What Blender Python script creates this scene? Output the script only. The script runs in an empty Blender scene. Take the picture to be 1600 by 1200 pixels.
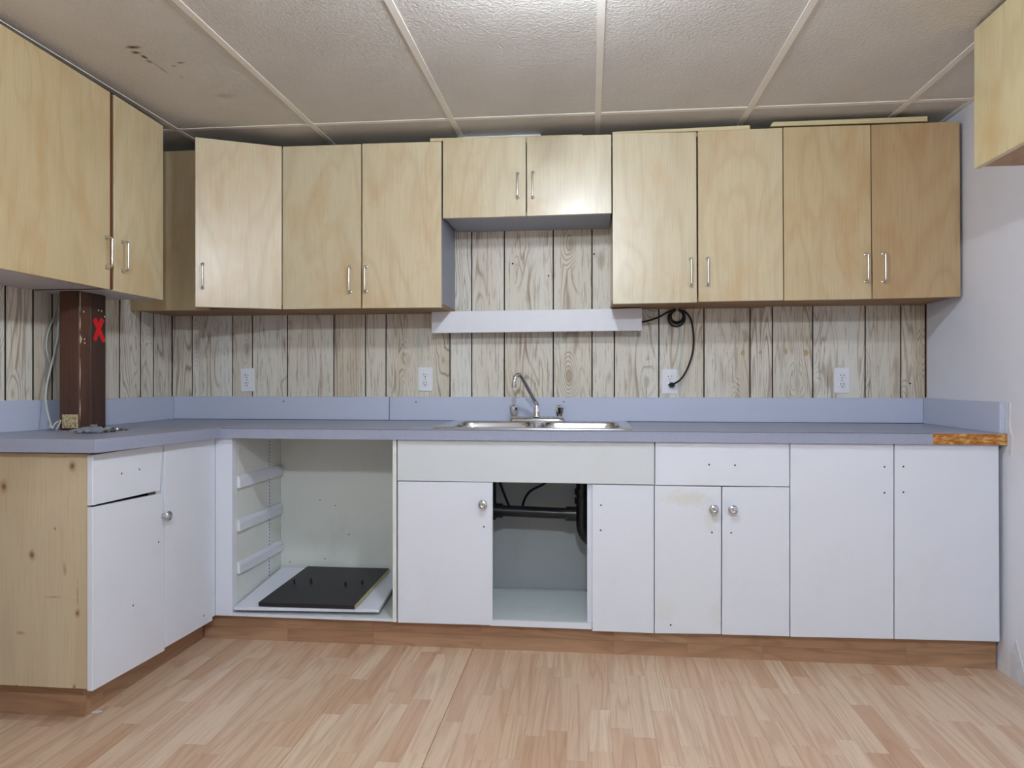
import bpy, bmesh, math, random
from mathutils import Vector, Matrix
random.seed(7)
SC = bpy.context.scene
COL = SC.collection

# ------------------------------------------------------------------ camera
FPX, VPX, HOR, DIST, CZ = 1133.0, 921.0, 594.0, 3.42, 1.065
YAW = math.atan((VPX - 800) / FPX)
cam_d = bpy.data.cameras.new('camera'); cam = bpy.data.objects.new('camera', cam_d); COL.objects.link(cam)
cam.location = (0, -DIST, CZ); cam.rotation_euler = (math.pi / 2, 0, YAW)
cam_d.sensor_width = 36; cam_d.lens = FPX / 1600 * 36; cam_d.shift_y = (HOR - 600) / 1600
cam_d.clip_start = 0.05; cam_d.clip_end = 50
SC.camera = cam
# ------------------------------------------------------------------ world, exposure
w = bpy.data.worlds.new('world'); SC.world = w; w.use_nodes = True
w.node_tree.nodes['Background'].inputs[0].default_value = (0.82, 0.95, 1.10, 1)
w.node_tree.nodes['Background'].inputs[1].default_value = .6
SC.view_settings.view_transform = 'Standard'; SC.view_settings.look = 'None'
SC.view_settings.gamma = 1.0; SC.view_settings.use_curve_mapping = False
SC.view_settings.exposure = -0.35
SC.cycles.max_bounces = 7; SC.cycles.transmission_bounces = 7; SC.cycles.diffuse_bounces = 4; SC.cycles.glossy_bounces = 3
SC.cycles.use_adaptive_sampling = True; SC.cycles.adaptive_threshold = 0.08; SC.cycles.adaptive_min_samples = 20
LAMPS = [((-0.08, -1.74), 370.0, 'near the wall cabinets'), ((0.05, -3.75), 1080.0, 'behind the camera')]

# ------------------------------------------------------------------ pixel rays -> real places
def ray(x, y):
    u = (x - 800) / FPX; v = (HOR - y) / FPX; c, s = math.cos(YAW), math.sin(YAW)
    return Vector((u * c - s, u * s + c, v))
O = Vector((0, -DIST, CZ))
def PY(x, y, Y):
    d = ray(x, y); return O + d * ((Y + DIST) / d.y)
def PX(x, y, X):
    d = ray(x, y); return O + d * (X / d.x)
def PZ(x, y, Z):
    d = ray(x, y); return O + d * ((Z - CZ) / d.z)
def PP(x, y, p, n):
    d = ray(x, y); return O + d * ((p - O).dot(n) / d.dot(n))

# ------------------------------------------------------------------ mesh builder
class MB:
    def __init__(s): s.bm = bmesh.new()
    def box(s, a, b, rot=None):
        a, b = Vector(a), Vector(b); lo = Vector(map(min, a, b)); hi = Vector(map(max, a, b))
        c = (lo + hi) / 2; d = hi - lo
        m = Matrix.Translation(c) @ (rot.to_4x4() if rot else Matrix()) @ Matrix.Diagonal((d.x, d.y, d.z, 1))
        bmesh.ops.create_cube(s.bm, size=1, matrix=m); return s
    def prism(s, pts, off):
        off = Vector(off); f = [s.bm.verts.new(p) for p in pts]; b = [s.bm.verts.new(Vector(p) + off) for p in pts]
        n = len(pts); s.bm.faces.new(f); s.bm.faces.new(b[::-1])
        for i in range(n): s.bm.faces.new((f[i], b[i], b[(i + 1) % n], f[(i + 1) % n]))
        return s
    def tube(s, pts, r, seg=8, cap=True):
        pts = [Vector(p) for p in pts]; n = len(pts); rs = r if isinstance(r, (list, tuple)) else [r] * n
        rings = []; ref = None
        for i, p in enumerate(pts):
            t = (pts[min(i + 1, n - 1)] - pts[max(i - 1, 0)]).normalized()
            if ref is None: ref = t.orthogonal().normalized()
            ref = (ref - t * ref.dot(t))
            ref = ref.normalized() if ref.length > 1e-6 else t.orthogonal().normalized()
            q = t.cross(ref)
            rings.append([s.bm.verts.new(p + (ref * math.cos(k * 2 * math.pi / seg) + q * math.sin(k * 2 * math.pi / seg)) * rs[i]) for k in range(seg)])
        for i in range(n - 1):
            for k in range(seg):
                s.bm.faces.new((rings[i][k], rings[i][(k + 1) % seg], rings[i + 1][(k + 1) % seg], rings[i + 1][k]))
        if cap: s.bm.faces.new(rings[0][::-1]); s.bm.faces.new(rings[-1])
        return s
    def lathe(s, prof, o, axis=(0, 0, 1), seg=20):
        o = Vector(o); a = Vector(axis).normalized(); e = a.orthogonal().normalized(); q = a.cross(e); rings = []
        for r, h in prof:
            rings.append([s.bm.verts.new(o + a * h + (e * math.cos(k * 2 * math.pi / seg) + q * math.sin(k * 2 * math.pi / seg)) * max(r, 1e-5)) for k in range(seg)])
        for i in range(len(rings) - 1):
            for k in range(seg):
                s.bm.faces.new((rings[i][k], rings[i][(k + 1) % seg], rings[i + 1][(k + 1) % seg], rings[i + 1][k]))
        s.bm.faces.new(rings[0][::-1]); s.bm.faces.new(rings[-1]); return s
    def build(s, name, mat, parent=None, bevel=0, smooth=False, color=None, origin=None, seg=1):
        bm = s.bm
        bmesh.ops.recalc_face_normals(bm, faces=bm.faces[:])
        if bevel:
            es = [e for e in bm.edges if len(e.link_faces) == 2 and e.calc_face_angle(0) > 0.7]
            bmesh.ops.bevel(bm, geom=es, offset=bevel, segments=seg, affect='EDGES', clamp_overlap=True)
        vs = [v.co for v in bm.verts]
        lo = Vector([min(v[i] for v in vs) for i in range(3)]); hi = Vector([max(v[i] for v in vs) for i in range(3)])
        o = Vector(origin) if origin else (lo + hi) / 2
        for v in bm.verts: v.co -= o
        me = bpy.data.meshes.new(name); bm.to_mesh(me); bm.free()
        if smooth:
            me.polygons.foreach_set('use_smooth', [True] * len(me.polygons))
            me.set_sharp_from_angle(angle=math.radians(40))
        me.materials.append(M[mat])
        ob = bpy.data.objects.new(name, me); COL.objects.link(ob); WL[ob] = o.copy()
        if parent: ob.parent = parent; ob.location = o - WL[parent]
        else: ob.location = o
        if color: ob.color = (*color, 1)
        return ob
WL = {}
def tag(o, label, cat, group=None, kind=None):
    o['label'] = label; o['category'] = cat
    if group: o['group'] = group
    if kind: o['kind'] = kind
    return o
def empty(name, loc, label, cat, group=None, kind=None):
    o = bpy.data.objects.new(name, None); COL.objects.link(o); o.location = loc; o.empty_display_size = .05
    WL[o] = Vector(loc); return tag(o, label, cat, group, kind)
def part(ob, label): ob['label'] = label; return ob
def bez(pts, n=6):
    pts = [Vector(p) for p in pts]; out = []
    for i in range(len(pts) - 1):
        p0, p1, p2, p3 = pts[max(i - 1, 0)], pts[i], pts[i + 1], pts[min(i + 2, len(pts) - 1)]
        for k in range(n):
            t = k / n
            out.append(.5 * ((2 * p1) + (p2 - p0) * t + (2 * p0 - 5 * p1 + 4 * p2 - p3) * t * t + (3 * p1 - p0 - 3 * p2 + p3) * t ** 3))
    return out + [pts[-1]]

# ------------------------------------------------------------------ materials
M = {}
def lin(c): return tuple(((v / 255) / 12.92 if v / 255 <= .04045 else ((v / 255 + .055) / 1.055) ** 2.4) for v in c)
class NT:
    def __init__(s, name):
        m = bpy.data.materials.new(name); m.use_nodes = True; M[name] = m
        s.t = m.node_tree; s.b = s.t.nodes['Principled BSDF']
    def n(s, typ, **kw):
        n = s.t.nodes.new(typ)
        for k, v in kw.items(): setattr(n, k, v)
        return n
    def l(s, a, b): s.t.links.new(a, b)
    def put(s, sock, v):
        if hasattr(v, 'is_output'): s.l(v, sock)
        else: sock.default_value = v
    def math(s, op, a, b=0.0, c=0.0, clamp=False):
        n = s.n('ShaderNodeMath', operation=op); n.use_clamp = clamp
        s.put(n.inputs[0], a); s.put(n.inputs[1], b); s.put(n.inputs[2], c); return n.outputs[0]
    def vmath(s, op, a, b):
        n = s.n('ShaderNodeVectorMath', operation=op); s.put(n.inputs[0], a); s.put(n.inputs[1], b); return n.outputs[0]
    def noise(s, vec, scale, detail=3, rough=.5, dist=0):
        n = s.n('ShaderNodeTexNoise'); s.put(n.inputs['Vector'], vec)
        n.inputs['Scale'].default_value = scale; n.inputs['Detail'].default_value = detail
        n.inputs['Roughness'].default_value = rough; n.inputs['Distortion'].default_value = dist
        return n.outputs['Fac']
    def ramp(s, f, stops):
        n = s.n('ShaderNodeValToRGB'); e = n.color_ramp.elements
        while len(e) < len(stops): e.new(.5)
        for i, (p, c) in enumerate(stops):
            e[i].position = p; e[i].color = (*c, 1) if len(c) == 3 else c
        s.put(n.inputs[0], f); return n.outputs[0]
    def mix(s, f, a, b, mode='MIX'):
        n = s.n('ShaderNodeMix', data_type='RGBA', blend_type=mode)
        s.put(n.inputs[0], f)
        s.put(n.inputs[6], a if hasattr(a, 'is_output') else (*a, 1)); s.put(n.inputs[7], b if hasattr(b, 'is_output') else (*b, 1))
        return n.outputs[2]
    def obj(s): return s.n('ShaderNodeTexCoord').outputs['Object']
    def info(s): return s.n('ShaderNodeObjectInfo')
    def bump(s, h, strength=.2, dist=.002):
        n = s.n('ShaderNodeBump'); n.inputs['Strength'].default_value = strength; n.inputs['Distance'].default_value = dist
        s.put(n.inputs['Height'], h); s.l(n.outputs[0], s.b.inputs['Normal'])
    def ell(s, vec, c, r, ax=(0, 2), soft=.5, wob=0):
        """mask of an ellipse centred at c with radii r in two object axes"""
        sp = s.n('ShaderNodeSeparateXYZ'); s.put(sp.inputs[0], vec)
        a = s.math('DIVIDE', s.math('SUBTRACT', sp.outputs[ax[0]], c[0]), r[0])
        b = s.math('DIVIDE', s.math('SUBTRACT', sp.outputs[ax[1]], c[1]), r[1])
        d = s.math('SQRT', s.math('ADD', s.math('MULTIPLY', a, a), s.math('MULTIPLY', b, b)))
        if wob: d = s.math('ADD', d, s.math('MULTIPLY', s.math('SUBTRACT', s.noise(vec, 60, 4), .5), wob))
        n = s.n('ShaderNodeMapRange'); s.put(n.inputs[0], d)
        n.inputs[1].default_value = 1 - soft; n.inputs[2].default_value = 1; n.inputs[3].default_value = 1; n.inputs[4].default_value = 0
        return n.outputs[0], d
    def fin(s, col, rough=.5, spec=.5, metal=0, coat=0):
        s.put(s.b.inputs['Base Color'], col if hasattr(col, 'is_output') else (*col, 1))
        s.put(s.b.inputs['Roughness'], rough); s.b.inputs['Specular IOR Level'].default_value = spec
        s.b.inputs['Metallic'].default_value = metal; s.b.inputs['Coat Weight'].default_value = coat
        s.b.inputs['Coat Roughness'].default_value = .25
def plain(name, c, rough=.5, spec=.5, metal=0, var=.06, scale=12, coat=0, bump=0, bscale=200):
    t = NT(name); v = t.obj(); c = lin(c)
    col = t.ramp(t.noise(v, scale, 4, .6), [(.3, tuple(k * (1 - var) for k in c)), (.7, tuple(min(1, k * (1 + var)) for k in c))])
    if bump: t.bump(t.noise(v, bscale, 3), bump, .001)
    t.fin(col, rough, spec, metal, coat); return t

def grain_vec(t, axis, along, across):
    v = t.obj(); inf = t.info()
    cmb = t.n('ShaderNodeCombineXYZ')
    for i, k in enumerate((37.0, 91.0, 53.0)): t.put(cmb.inputs[i], t.math('MULTIPLY', inf.outputs['Random'], k))
    v = t.vmath('ADD', v, cmb.outputs[0])
    sc = [across] * 3; sc[axis] = along
    return t.vmath('MULTIPLY', v, tuple(sc)), inf

def wood(name, light, mid, dark, axis=2, ring=9, sharp=.5, low=1.6, stretch=.22, fibre=.3, rough=.45, coat=0, tint=True, blotch=.25, randcol=None, spec=.4, patch=None):
    """contour-line figure of a low noise (cathedral grain) + fine fibres along the axis + blotches"""
    t = NT(name); light, mid, dark = lin(light), lin(mid), lin(dark)
    v, inf = grain_vec(t, axis, stretch, 1.0)
    n1 = t.noise(v, low * 3, 2.5, .45, .6)
    sn = t.math('SINE', t.math('MULTIPLY', n1, ring * 6.283))
    fig = t.math('ADD', t.math('MULTIPLY', sn, .5), .5)
    fig = t.math('POWER', fig, 1 + 4 * sharp)
    v2, _ = grain_vec(t, axis, .035, 1.0)
    fb = t.noise(v2, 190, 3, .6)
    bl = t.noise(v, low * 1.3, 2, .5)
    base = t.ramp(bl, [(.3, light), (.7, mid)])
    if randcol:
        base = t.mix(.75, base, t.ramp(inf.outputs['Random'], [(i / (len(randcol) - 1), lin(c)) for i, c in enumerate(randcol)]))
    f = t.math('MULTIPLY', fig, blotch, clamp=True)
    col = t.mix(f, base, dark)
    ff = t.n('ShaderNodeMapRange'); t.put(ff.inputs[0], fb); ff.inputs[1].default_value = .48; ff.inputs[2].default_value = .75
    ff.inputs[3].default_value = 0; ff.inputs[4].default_value = fibre
    col = t.mix(ff.outputs[0], col, dark)
    if patch:
        v3, _ = grain_vec(t, axis, .6, 1.0)
        pm = t.ramp(t.noise(v3, 5.5, 4, .6, .3), [(.5, (0, 0, 0)), (.74, (1, 1, 1))])
        col = t.mix(t.math('MULTIPLY', pm, .6), col, lin(patch))
    if tint: col = t.mix(1.0, col, inf.outputs['Color'], 'MULTIPLY')
    t.fin(col, rough, spec, 0, coat); t.col = col; return t

wood('birch', (211, 203, 176), (204, 191, 160), (170, 142, 106), ring=9, sharp=.4, low=1.1, stretch=.3, fibre=.3, rough=.36, blotch=.2, coat=.45, patch=(196, 162, 118))
wood('birch_edge', (165, 128, 86), (145, 106, 66), (110, 76, 45), ring=3, rough=.5, fibre=.3)
wood('raw_ply', (190, 160, 130), (172, 140, 112), (120, 88, 66), ring=5, rough=.6, fibre=.3)
wood('lath', (226, 212, 170), (214, 196, 150), (170, 140, 90), axis=0, ring=4, rough=.6)
wood('strip', (222, 190, 156), (210, 172, 136), (166, 116, 82), axis=1, ring=8, sharp=.6, low=3.0, stretch=.06, fibre=.35, rough=.38, blotch=.3,
     randcol=[(194, 156, 128), (222, 198, 172), (212, 182, 156), (228, 208, 182), (198, 162, 134), (224, 202, 178), (208, 176, 148)])
wood('toe_x', (184, 146, 114), (172, 132, 102), (130, 94, 68), axis=0, ring=8, sharp=.6, low=3.0, stretch=.14, fibre=.3, rough=.4, blotch=.35,
     randcol=[(172, 134, 104), (184, 148, 116), (164, 124, 96), (188, 154, 122)])
wood('toe_y', (184, 146, 114), (172, 132, 102), (130, 94, 68), axis=1, ring=8, sharp=.6, low=3.0, stretch=.14, fibre=.3, rough=.4, blotch=.35,
     randcol=[(172, 134, 104), (184, 148, 116), (164, 124, 96), (188, 154, 122)])
wood('dark_post', (92, 62, 48), (70, 48, 40), (34, 25, 22), ring=3, low=2, stretch=.1, fibre=.6, rough=.5, blotch=.4)
wood('brown_gap', (120, 66, 38), (98, 52, 30), (50, 28, 18), ring=3, rough=.5)

def panel_wood(name):
    t = NT(name); v, inf = grain_vec(t, 2, .11, 1.0)
    n1 = t.noise(v, 7.0, 2.2, .45, .5)
    vk, _ = grain_vec(t, 2, .42, 1.0)
    vo = t.n('ShaderNodeTexVoronoi', feature='F1'); t.put(vo.inputs['Vector'], vk); vo.inputs['Scale'].default_value = 7.0
    kd = t.math('MULTIPLY', t.math('SUBTRACT', .36, vo.outputs['Distance'], clamp=True), 11.0)
    s1 = t.math('SINE', t.math('MULTIPLY', t.math('ADD', t.math('MULTIPLY', n1, 22.0), t.math('MULTIPLY', kd, 1.3)), 6.283))
    knot = t.ramp(vo.outputs['Distance'], [(.05, (1, 1, 1)), (.17, (0, 0, 0))])
    line = t.math('POWER', t.math('ADD', t.math('MULTIPLY', s1, .5), .5), 5)
    v2, _ = grain_vec(t, 2, .05, 1.0)
    fb = t.noise(v2, 150, 4, .7)
    patch = t.noise(v, 4.5, 3, .55)
    base = t.ramp(patch, [(.3, lin((231, 229, 220))), (.55, lin((224, 217, 202))), (.78, lin((198, 182, 156)))])
    br = t.noise(v, 9, 3, .5)
    lm = t.math('MULTIPLY', line, t.math('MULTIPLY', t.ramp(br, [(.42, (.05, .05, .05)), (.62, (1, 1, 1))]), .68))
    col = t.mix(lm, base, lin((126, 96, 62)))
    fm = t.n('ShaderNodeMapRange'); t.put(fm.inputs[0], fb); fm.inputs[1].default_value = .54; fm.inputs[2].default_value = .70; fm.inputs[4].default_value = .8
    col = t.mix(fm.outputs[0], col, lin((134, 110, 80)))
    col = t.mix(t.math('MULTIPLY', knot, .55), col, lin((150, 122, 84)))
    col = t.mix(1.0, col, inf.outputs['Color'], 'MULTIPLY')
    t.fin(col, .5, .4); t.bump(line, .12, .0008)
panel_wood('panel')

# knotty pine end panel
t = wood('pine', (214, 198, 168), (204, 184, 152), (168, 138, 102), ring=5, sharp=.2, low=1.2, stretch=.12, fibre=.25, rough=.55, blotch=.2, tint=False)
v = t.obj(); col = t.col
PC = Vector((-1.7995, 0, .4785))
for (kx_, ky_, r) in ((113, 728, .016), (6, 760, .018), (50, 867, .015), (121, 958, .012), (116, 1073, .007), (26, 1072, .006), (86, 826, .005)):
    kp = PY(kx_, ky_, -1.349) - PC; kx, kz = kp.x, kp.z
    m, d = t.ell(v, (kx, kz), (r, r * 1.5), soft=.6, wob=.5)
    col = t.mix(t.math('MULTIPLY', m, .55), col, lin((150, 100, 60)))
    m2, _ = t.ell(v, (kx, kz), (r * .5, r * .7), soft=.8, wob=.4)
    col = t.mix(t.math('MULTIPLY', m2, .75), col, lin((92, 60, 40)))
for (kx_, ky_, rx, rz) in ((84, 933, .05, .005), (33, 989, .018, .008), (101, 888, .008, .026), (121, 925, .004, .05)):
    kp = PY(kx_, ky_, -1.349) - PC; kx, kz = kp.x, kp.z
    m, _ = t.ell(v, (kx, kz), (rx, rz), soft=.9, wob=1.4)
    col = t.mix(t.math('MULTIPLY', m, .6), col, lin((150, 110, 66)))
t.fin(col, .55, .3)

def melamine(name, c, dirt=(206, 198, 178), amt=.15):
    t = NT(name); v = t.obj(); inf = t.info()
    f = t.ramp(t.noise(v, 5, 5, .6), [(.55, (0, 0, 0)), (.8, (1, 1, 1))])
    sc = t.vmath('MULTIPLY', v, (4, 1, 60))
    s = t.ramp(t.noise(sc, 4, 4, .7), [(.68, (0, 0, 0)), (.74, (1, 1, 1))])
    col = t.mix(t.math('MULTIPLY', f, amt), lin(c), lin(dirt))
    col = t.mix(t.math('MULTIPLY', s, .10), col, lin((150, 140, 120)))
    col = t.mix(1.0, col, inf.outputs['Color'], 'MULTIPLY')
    t.fin(col, .38, .4)
melamine('white', (226, 230, 240))
melamine('cream', (214, 219, 222), (206, 200, 182), .15)
t = NT('white_stained'); v = t.obj(); col = lin((226, 230, 238))
for c_, r_, a_ in (((.0, .235), (.11, .035), .5), ((.085, .17), (.03, .07), .3), ((-.09, -.19), (.05, .06), .22), ((.1, -.2), (.03, .06), .2)):
    m_, _ = t.ell(v, c_, r_, soft=.6, wob=1.6); col = t.mix(t.math('MULTIPLY', m_, a_), col, lin((216, 211, 192)))
t.fin(col, .38, .4)
melamine('interior', (226, 229, 224), (190, 184, 165), .3)

def laminate(name, c, rough=.35):
    t = NT(name); v = t.obj(); c = lin(c)
    f = t.noise(v, 420, 2, .6); g = t.noise(v, 6, 3, .5)
    col = t.ramp(f, [(.3, tuple(k * .86 for k in c)), (.7, tuple(k * 1.12 for k in c))])
    col = t.mix(t.math('MULTIPLY', g, .22), col, tuple(k * .82 for k in c))
    t.bump(f, .05, .0004); t.fin(col, rough, .4)
laminate('counter', (160, 165, 186))
laminate('splash', (199, 206, 226))
laminate('grey_side', (150, 156, 172), .45)
plain('seam', (60, 58, 64), .6)
plain('underside_white', (196, 190, 190), .5)
t = NT('bare_edge'); v = t.obj(); sv = t.vmath('MULTIPLY', v, (14, 1, 50))
col = t.ramp(t.noise(sv, 2.2, 5, .65, .6), [(.32, lin((140, 84, 40))), (.5, lin((178, 116, 58))), (.62, lin((216, 176, 112))), (.75, lin((158, 96, 46)))])
t.bump(t.noise(sv, 3, 4), .5, .003); t.fin(col, .8, .2)
plain('wall_paint', (230, 231, 240), .6, .3, var=.03, scale=3, bump=.08, bscale=90)
plain('plaster', (216, 216, 222), .9, .1, var=.06, scale=30, bump=.5, bscale=80)
plain('wall_dark', (44, 32, 25), .8)
plain('room_wall', (222, 220, 216), .7, .2, var=.02)
def ceil_mat(name, stains=()):
    t = NT(name); v = t.obj()
    f = t.noise(v, 100, 3, .6, .4); g = t.noise(v, 3, 3, .5)
    col = t.ramp(g, [(.3, lin((220, 217, 212))), (.7, lin((212, 208, 202)))])
    for (cx, cy, rx, ry, a) in stains:
        m, _ = t.ell(v, (cx, cy), (rx, ry), ax=(0, 1), soft=.8, wob=1.0)
        col = t.mix(t.math('MULTIPLY', m, a), col, lin((92, 74, 50)))
    t.bump(f, .8, .006); t.fin(col, .85, .15)
ceil_mat('tile')
plain('tbar', (240, 236, 228), .5, .4, var=.03)
plain('glue', (184, 162, 118), .5)
plain('void', (40, 38, 38), .9)
plain('steel', (206, 206, 206), .22, .5, 1, var=.03, scale=4)
plain('chrome', (225, 225, 228), .08, .5, 1, var=.02)
plain('pull', (214, 210, 206), .18, .5, 1, var=.05)
plain('rosette', (206, 210, 216), .2, .6, .9, var=.3, scale=90)
plain('plastic_white', (236, 236, 240), .35, .5, var=.01)
plain('slot', (30, 30, 32), .6)
plain('abs_black', (24, 25, 28), .32, .5, var=.2, scale=30)
plain('rubber', (22, 22, 23), .5, .4)
plain('board_black', (44, 42, 44), .42, .4, var=.08)
plain('board_edge', (196, 184, 140), .8)
plain('valance_white', (232, 232, 238), .45, .4, var=.02)
plain('cable', (196, 200, 190), .5)
plain('red_paint', (214, 26, 34), .5, .4)
plain('cream_chip', (208, 192, 160), .8)
t = NT('spotted'); v = t.obj()
t.fin(t.ramp(t.noise(v, 120, 4, .7), [(.38, lin((84, 66, 44))), (.47, lin((196, 174, 132))), (.7, lin((214, 198, 162)))]), .85, .2)
plain('floor_far', (210, 172, 130), .4)
plain('screw', (214, 214, 214), .3, .5, .7, var=.2, scale=80)
plain('dark_screw', (104, 102, 98), .4, .5, .7)
plain('paper', (226, 224, 220), .8)
t = NT('plastic_bag'); t.fin(lin((190, 200, 210)), .12, .6)
t.b.inputs['Transmission Weight'].default_value = .6; t.b.inputs['IOR'].default_value = 1.1
for i, L_ in enumerate(LAMPS):
    t = NT('lamp_glow_%d' % i); t.fin((.9, .9, .9), .5)
    t.b.inputs['Emission Color'].default_value = (.85, .95, 1.07, 1); t.b.inputs['Emission Strength'].default_value = L_[1]

# ------------------------------------------------------------------ the room
XL, XR, YB, ZC = -2.072, 1.497, -5.6, 2.157
fl = MB().box((XL - .1, YB - .1, -.08), (XR + .1, .1, -.004)).box((XL, YB, -.0045), (XR, -2.02, 0)).build('floor', 'floor_far')
tag(fl, 'light wood laminate floor with staggered strips', 'floor', kind='structure')
# floor strips, each a piece, running towards the back wall
seamX = PZ(740, 1012, 0).x
sw = .0655; x = seamX
cols = []
k = 0
while x + k * sw < XR: cols.append(x + k * sw); k += 1
k = -1
while x + (k + 1) * sw > XL: cols.append(x + k * sw); k -= 1
lens = [.27, .33, .40, .46, .52]
unit = {}
for cx in cols:
    ytop = -.50 if cx + sw > -1.60 else -1.25
    y = ytop + random.uniform(0, .3)
    while y > -2.02:
        L = random.choice(lens); y0, y1 = max(y - L, -2.02), min(y, ytop)
        y -= L
        if y1 - y0 < .02: continue
        if cx < XL: continue
        a = cx + (.0016 if abs(cx - seamX) < 1e-6 else .0002); b = min(cx + sw - .0002 - (.0012 if abs(cx + sw - seamX) < 1e-6 else 0), XR)
        MB().box((a, y0 + .0002, -.004), (b, y1 - .0002, 0)).build('floor_strip', 'strip', fl)

wb = MB().box((XL - .1, .005, 0), (XR + .1, .1, 2.3)).build('wall_back', 'wall_dark')
tag(wb, 'back wall clad in whitewashed wood-look paneling with dark grooves', 'wall', kind='structure')
gb = [269, 300, 363, 394, 449, 521.5, 571, 603, 703, 737, 788, 864.5, 925, 960, 1029.5, 1100, 1172, 1207, 1270, 1352, 1407.5, 1446]
tints = [(1, 1, 1), (.97, .96, .94), (1.0, .99, .96), (1, .99, .98), (.94, .92, .88)]
for a, b in zip(gb, gb[1:]):
    xa, xb = PY(a, 560, 0).x, PY(b, 560, 0).x
    MB().box((xa + .003, 0, .86), (xb - .003, .006, 2.12)).build('plank', 'panel', wb, bevel=.0008, color=random.choice(tints))
MB().box((PY(1446.2, 560, 0).x, -.004, .99), (XR, .006, 1.41)).build('edge_trim', 'brown_gap', wb)
for sx, y0, y1 in ((1064, 505, 621), (654, 512, 574)):
    c = PY(sx, y0, 0); d = PY(sx, y1, 0)
    MB().box((c.x - .004, -.003, d.z), (c.x + .004, .001, c.z)).build('seam_strip', 'cable', wb)
for sx, sy in ((801, 412), (857, 431), (928, 397), (1447 - 25, 599)):
    c = PY(sx, sy, 0); MB().lathe([(.004, 0), (.004, .0015)], c, (0, -1, 0), 8).build('nail_hole', 'wall_dark', wb)

for sx_, sy_, r_ in ((1161, 551, .011), (1188, 551, .007), (1228, 549, .010), (1259, 551, .013)):
    c = PY(sx_, sy_, 0); MB().prism([c + Vector((r_ * math.cos(k * .785) * random.uniform(.6, 1), -.0006, 1.6 * r_ * math.sin(k * .785) * random.uniform(.6, 1))) for k in range(8)], (0, .0005, 0)).build('glue_spot', 'glue', wb)
wl = MB().box((XL - .1, YB, 0), (XL - .0025, .1, 2.3)).build('wall_left', 'wall_dark')
tag(wl, 'left wall clad in whitewashed wood-look paneling behind the dark post', 'wall', kind='structure')
ys = [0] + [PX(p, 560, XL).y for p in (240, 220, 187)] + [PX(p, 560, XL).y for p in (150, 118, 82, 52)]
while ys[-1] > -2.4: ys.append(ys[-1] - random.choice((.13, .2, .1, .24)))
for a, b in zip(ys, ys[1:]):
    MB().box((XL - .0024, a - .005, .8), (XL, b + .005, 2.12)).build('plank', 'panel', wl, bevel=.0004, color=random.choice(tints[:4]))
MB().box((XL - .0024, ys[-1], 0), (XL, YB, 2.3)).build('painted_section', 'room_wall', wl)

wr = MB().box((XR, YB, 0), (XR + .1, .1, 2.3)).build('wall_right', 'wall_paint')
tag(wr, 'pale blue-white painted right wall', 'wall', kind='structure')
wf = MB().box((XL - .1, YB - .1, 0), (XL + .25, YB, 2.3)).box((XR - .25, YB - .1, 0), (XR + .1, YB, 2.3)).box((XL + .25, YB - .1, 2.06), (XR - .25, YB, 2.3)).build('wall_front', 'room_wall')  # unseen rear wall; its wide opening is added to let world light in
tag(wf, 'plain light wall at the far side of the room behind the viewer, with a wide opening added to let in light', 'wall', kind='structure')
# rough plaster patch at the foot of the right wall and next to the splash end
def blob(pts, th, mat, name, par): return MB().prism(pts, th).build(name, mat, par, bevel=.001)
blob([(XR - .003, -.655, 0), (XR - .003, -.66, .09), (XR - .003, -.69, .15), (XR - .003, -.74, .05), (XR - .003, -.80, 0)], (.004, 0, 0), 'plaster', 'plaster_patch', wr)
blob([(XR - .004, -.640, .80), (XR - .004, -.638, .99), (XR - .004, -.655, .985), (XR - .004, -.652, .90), (XR - .004, -.668, .86), (XR - .004, -.664, .79)], (.005, 0, 0), 'plaster', 'plaster_patch', wr)

# ceiling: base, tiles, T-bars
ce = MB().box((XL - .1, YB - .1, ZC + .04), (XR + .1, .1, ZC + .12)).build('ceiling', 'void')
tag(ce, 'suspended ceiling of textured beige tiles in a T-bar grid', 'ceiling', kind='structure')
gx = [XL, -1.79, -1.182, -.575, .035, .642, 1.248, XR]
gy = [0, -.425, -1.645, -2.865, -4.085, -5.305, YB]
for i in range(len(gx) - 1):
    for j in range(len(gy) - 1):
        c = ((gx[i] + gx[i + 1]) / 2, (gy[j] + gy[j + 1]) / 2)
        mat = 'tile'
        if i == 1 and j == 1:
            st = []
            for (px, py, rx, ry, a) in ((208, 75, .035, .016, 1), (213, 83, .022, .014, 1), (226, 90, .010, .022, 1), (233, 97, .010, .018, 1), (252, 108, .006, .07, .5), (282, 99, .02, .010, .8), (272, 104, .012, .008, .6), (350, 150, .05, .03, .22), (283, 121, .008, .012, .4)):
                p = PZ(px, py, ZC); st.append((p.x - c[0], p.y - c[1], rx, ry, a))
            ceil_mat('tile_stained', st); mat = 'tile_stained'
        tl = MB().box((gx[i] + .001, gy[j] - .001, ZC + .002), (gx[i + 1] - .001, gy[j + 1] + .001, ZC + .016)).build('ceiling_tile', mat, ce)
        if mat != 'tile': part(tl, 'ceiling tile with brown water stains')
for g in gx[1:-1]:
    MB().box((g - .012, YB, ZC - .001), (g + .012, 0, ZC + .002)).box((g - .001, YB, ZC), (g + .001, 0, ZC + .03)).build('t_bar', 'tbar', ce, bevel=.0005)
for i in range(len(gx) - 1):
    for g in gy[1:-1]:
        MB().box((gx[i] + .0125, g - .012, ZC - .0005), (gx[i + 1] - .0125, g + .012, ZC + .002)).build('cross_bar', 'tbar', ce)
MB().box((XR - .022, YB, ZC - .001), (XR, 0, ZC + .002)).box((XR - .002, YB, ZC), (XR, 0, ZC + .03)).build('wall_angle', 'tbar', ce)
MB().box((XL, YB, ZC - .001), (XL + .022, 0, ZC + .002)).build('wall_angle', 'tbar', ce)
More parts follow.
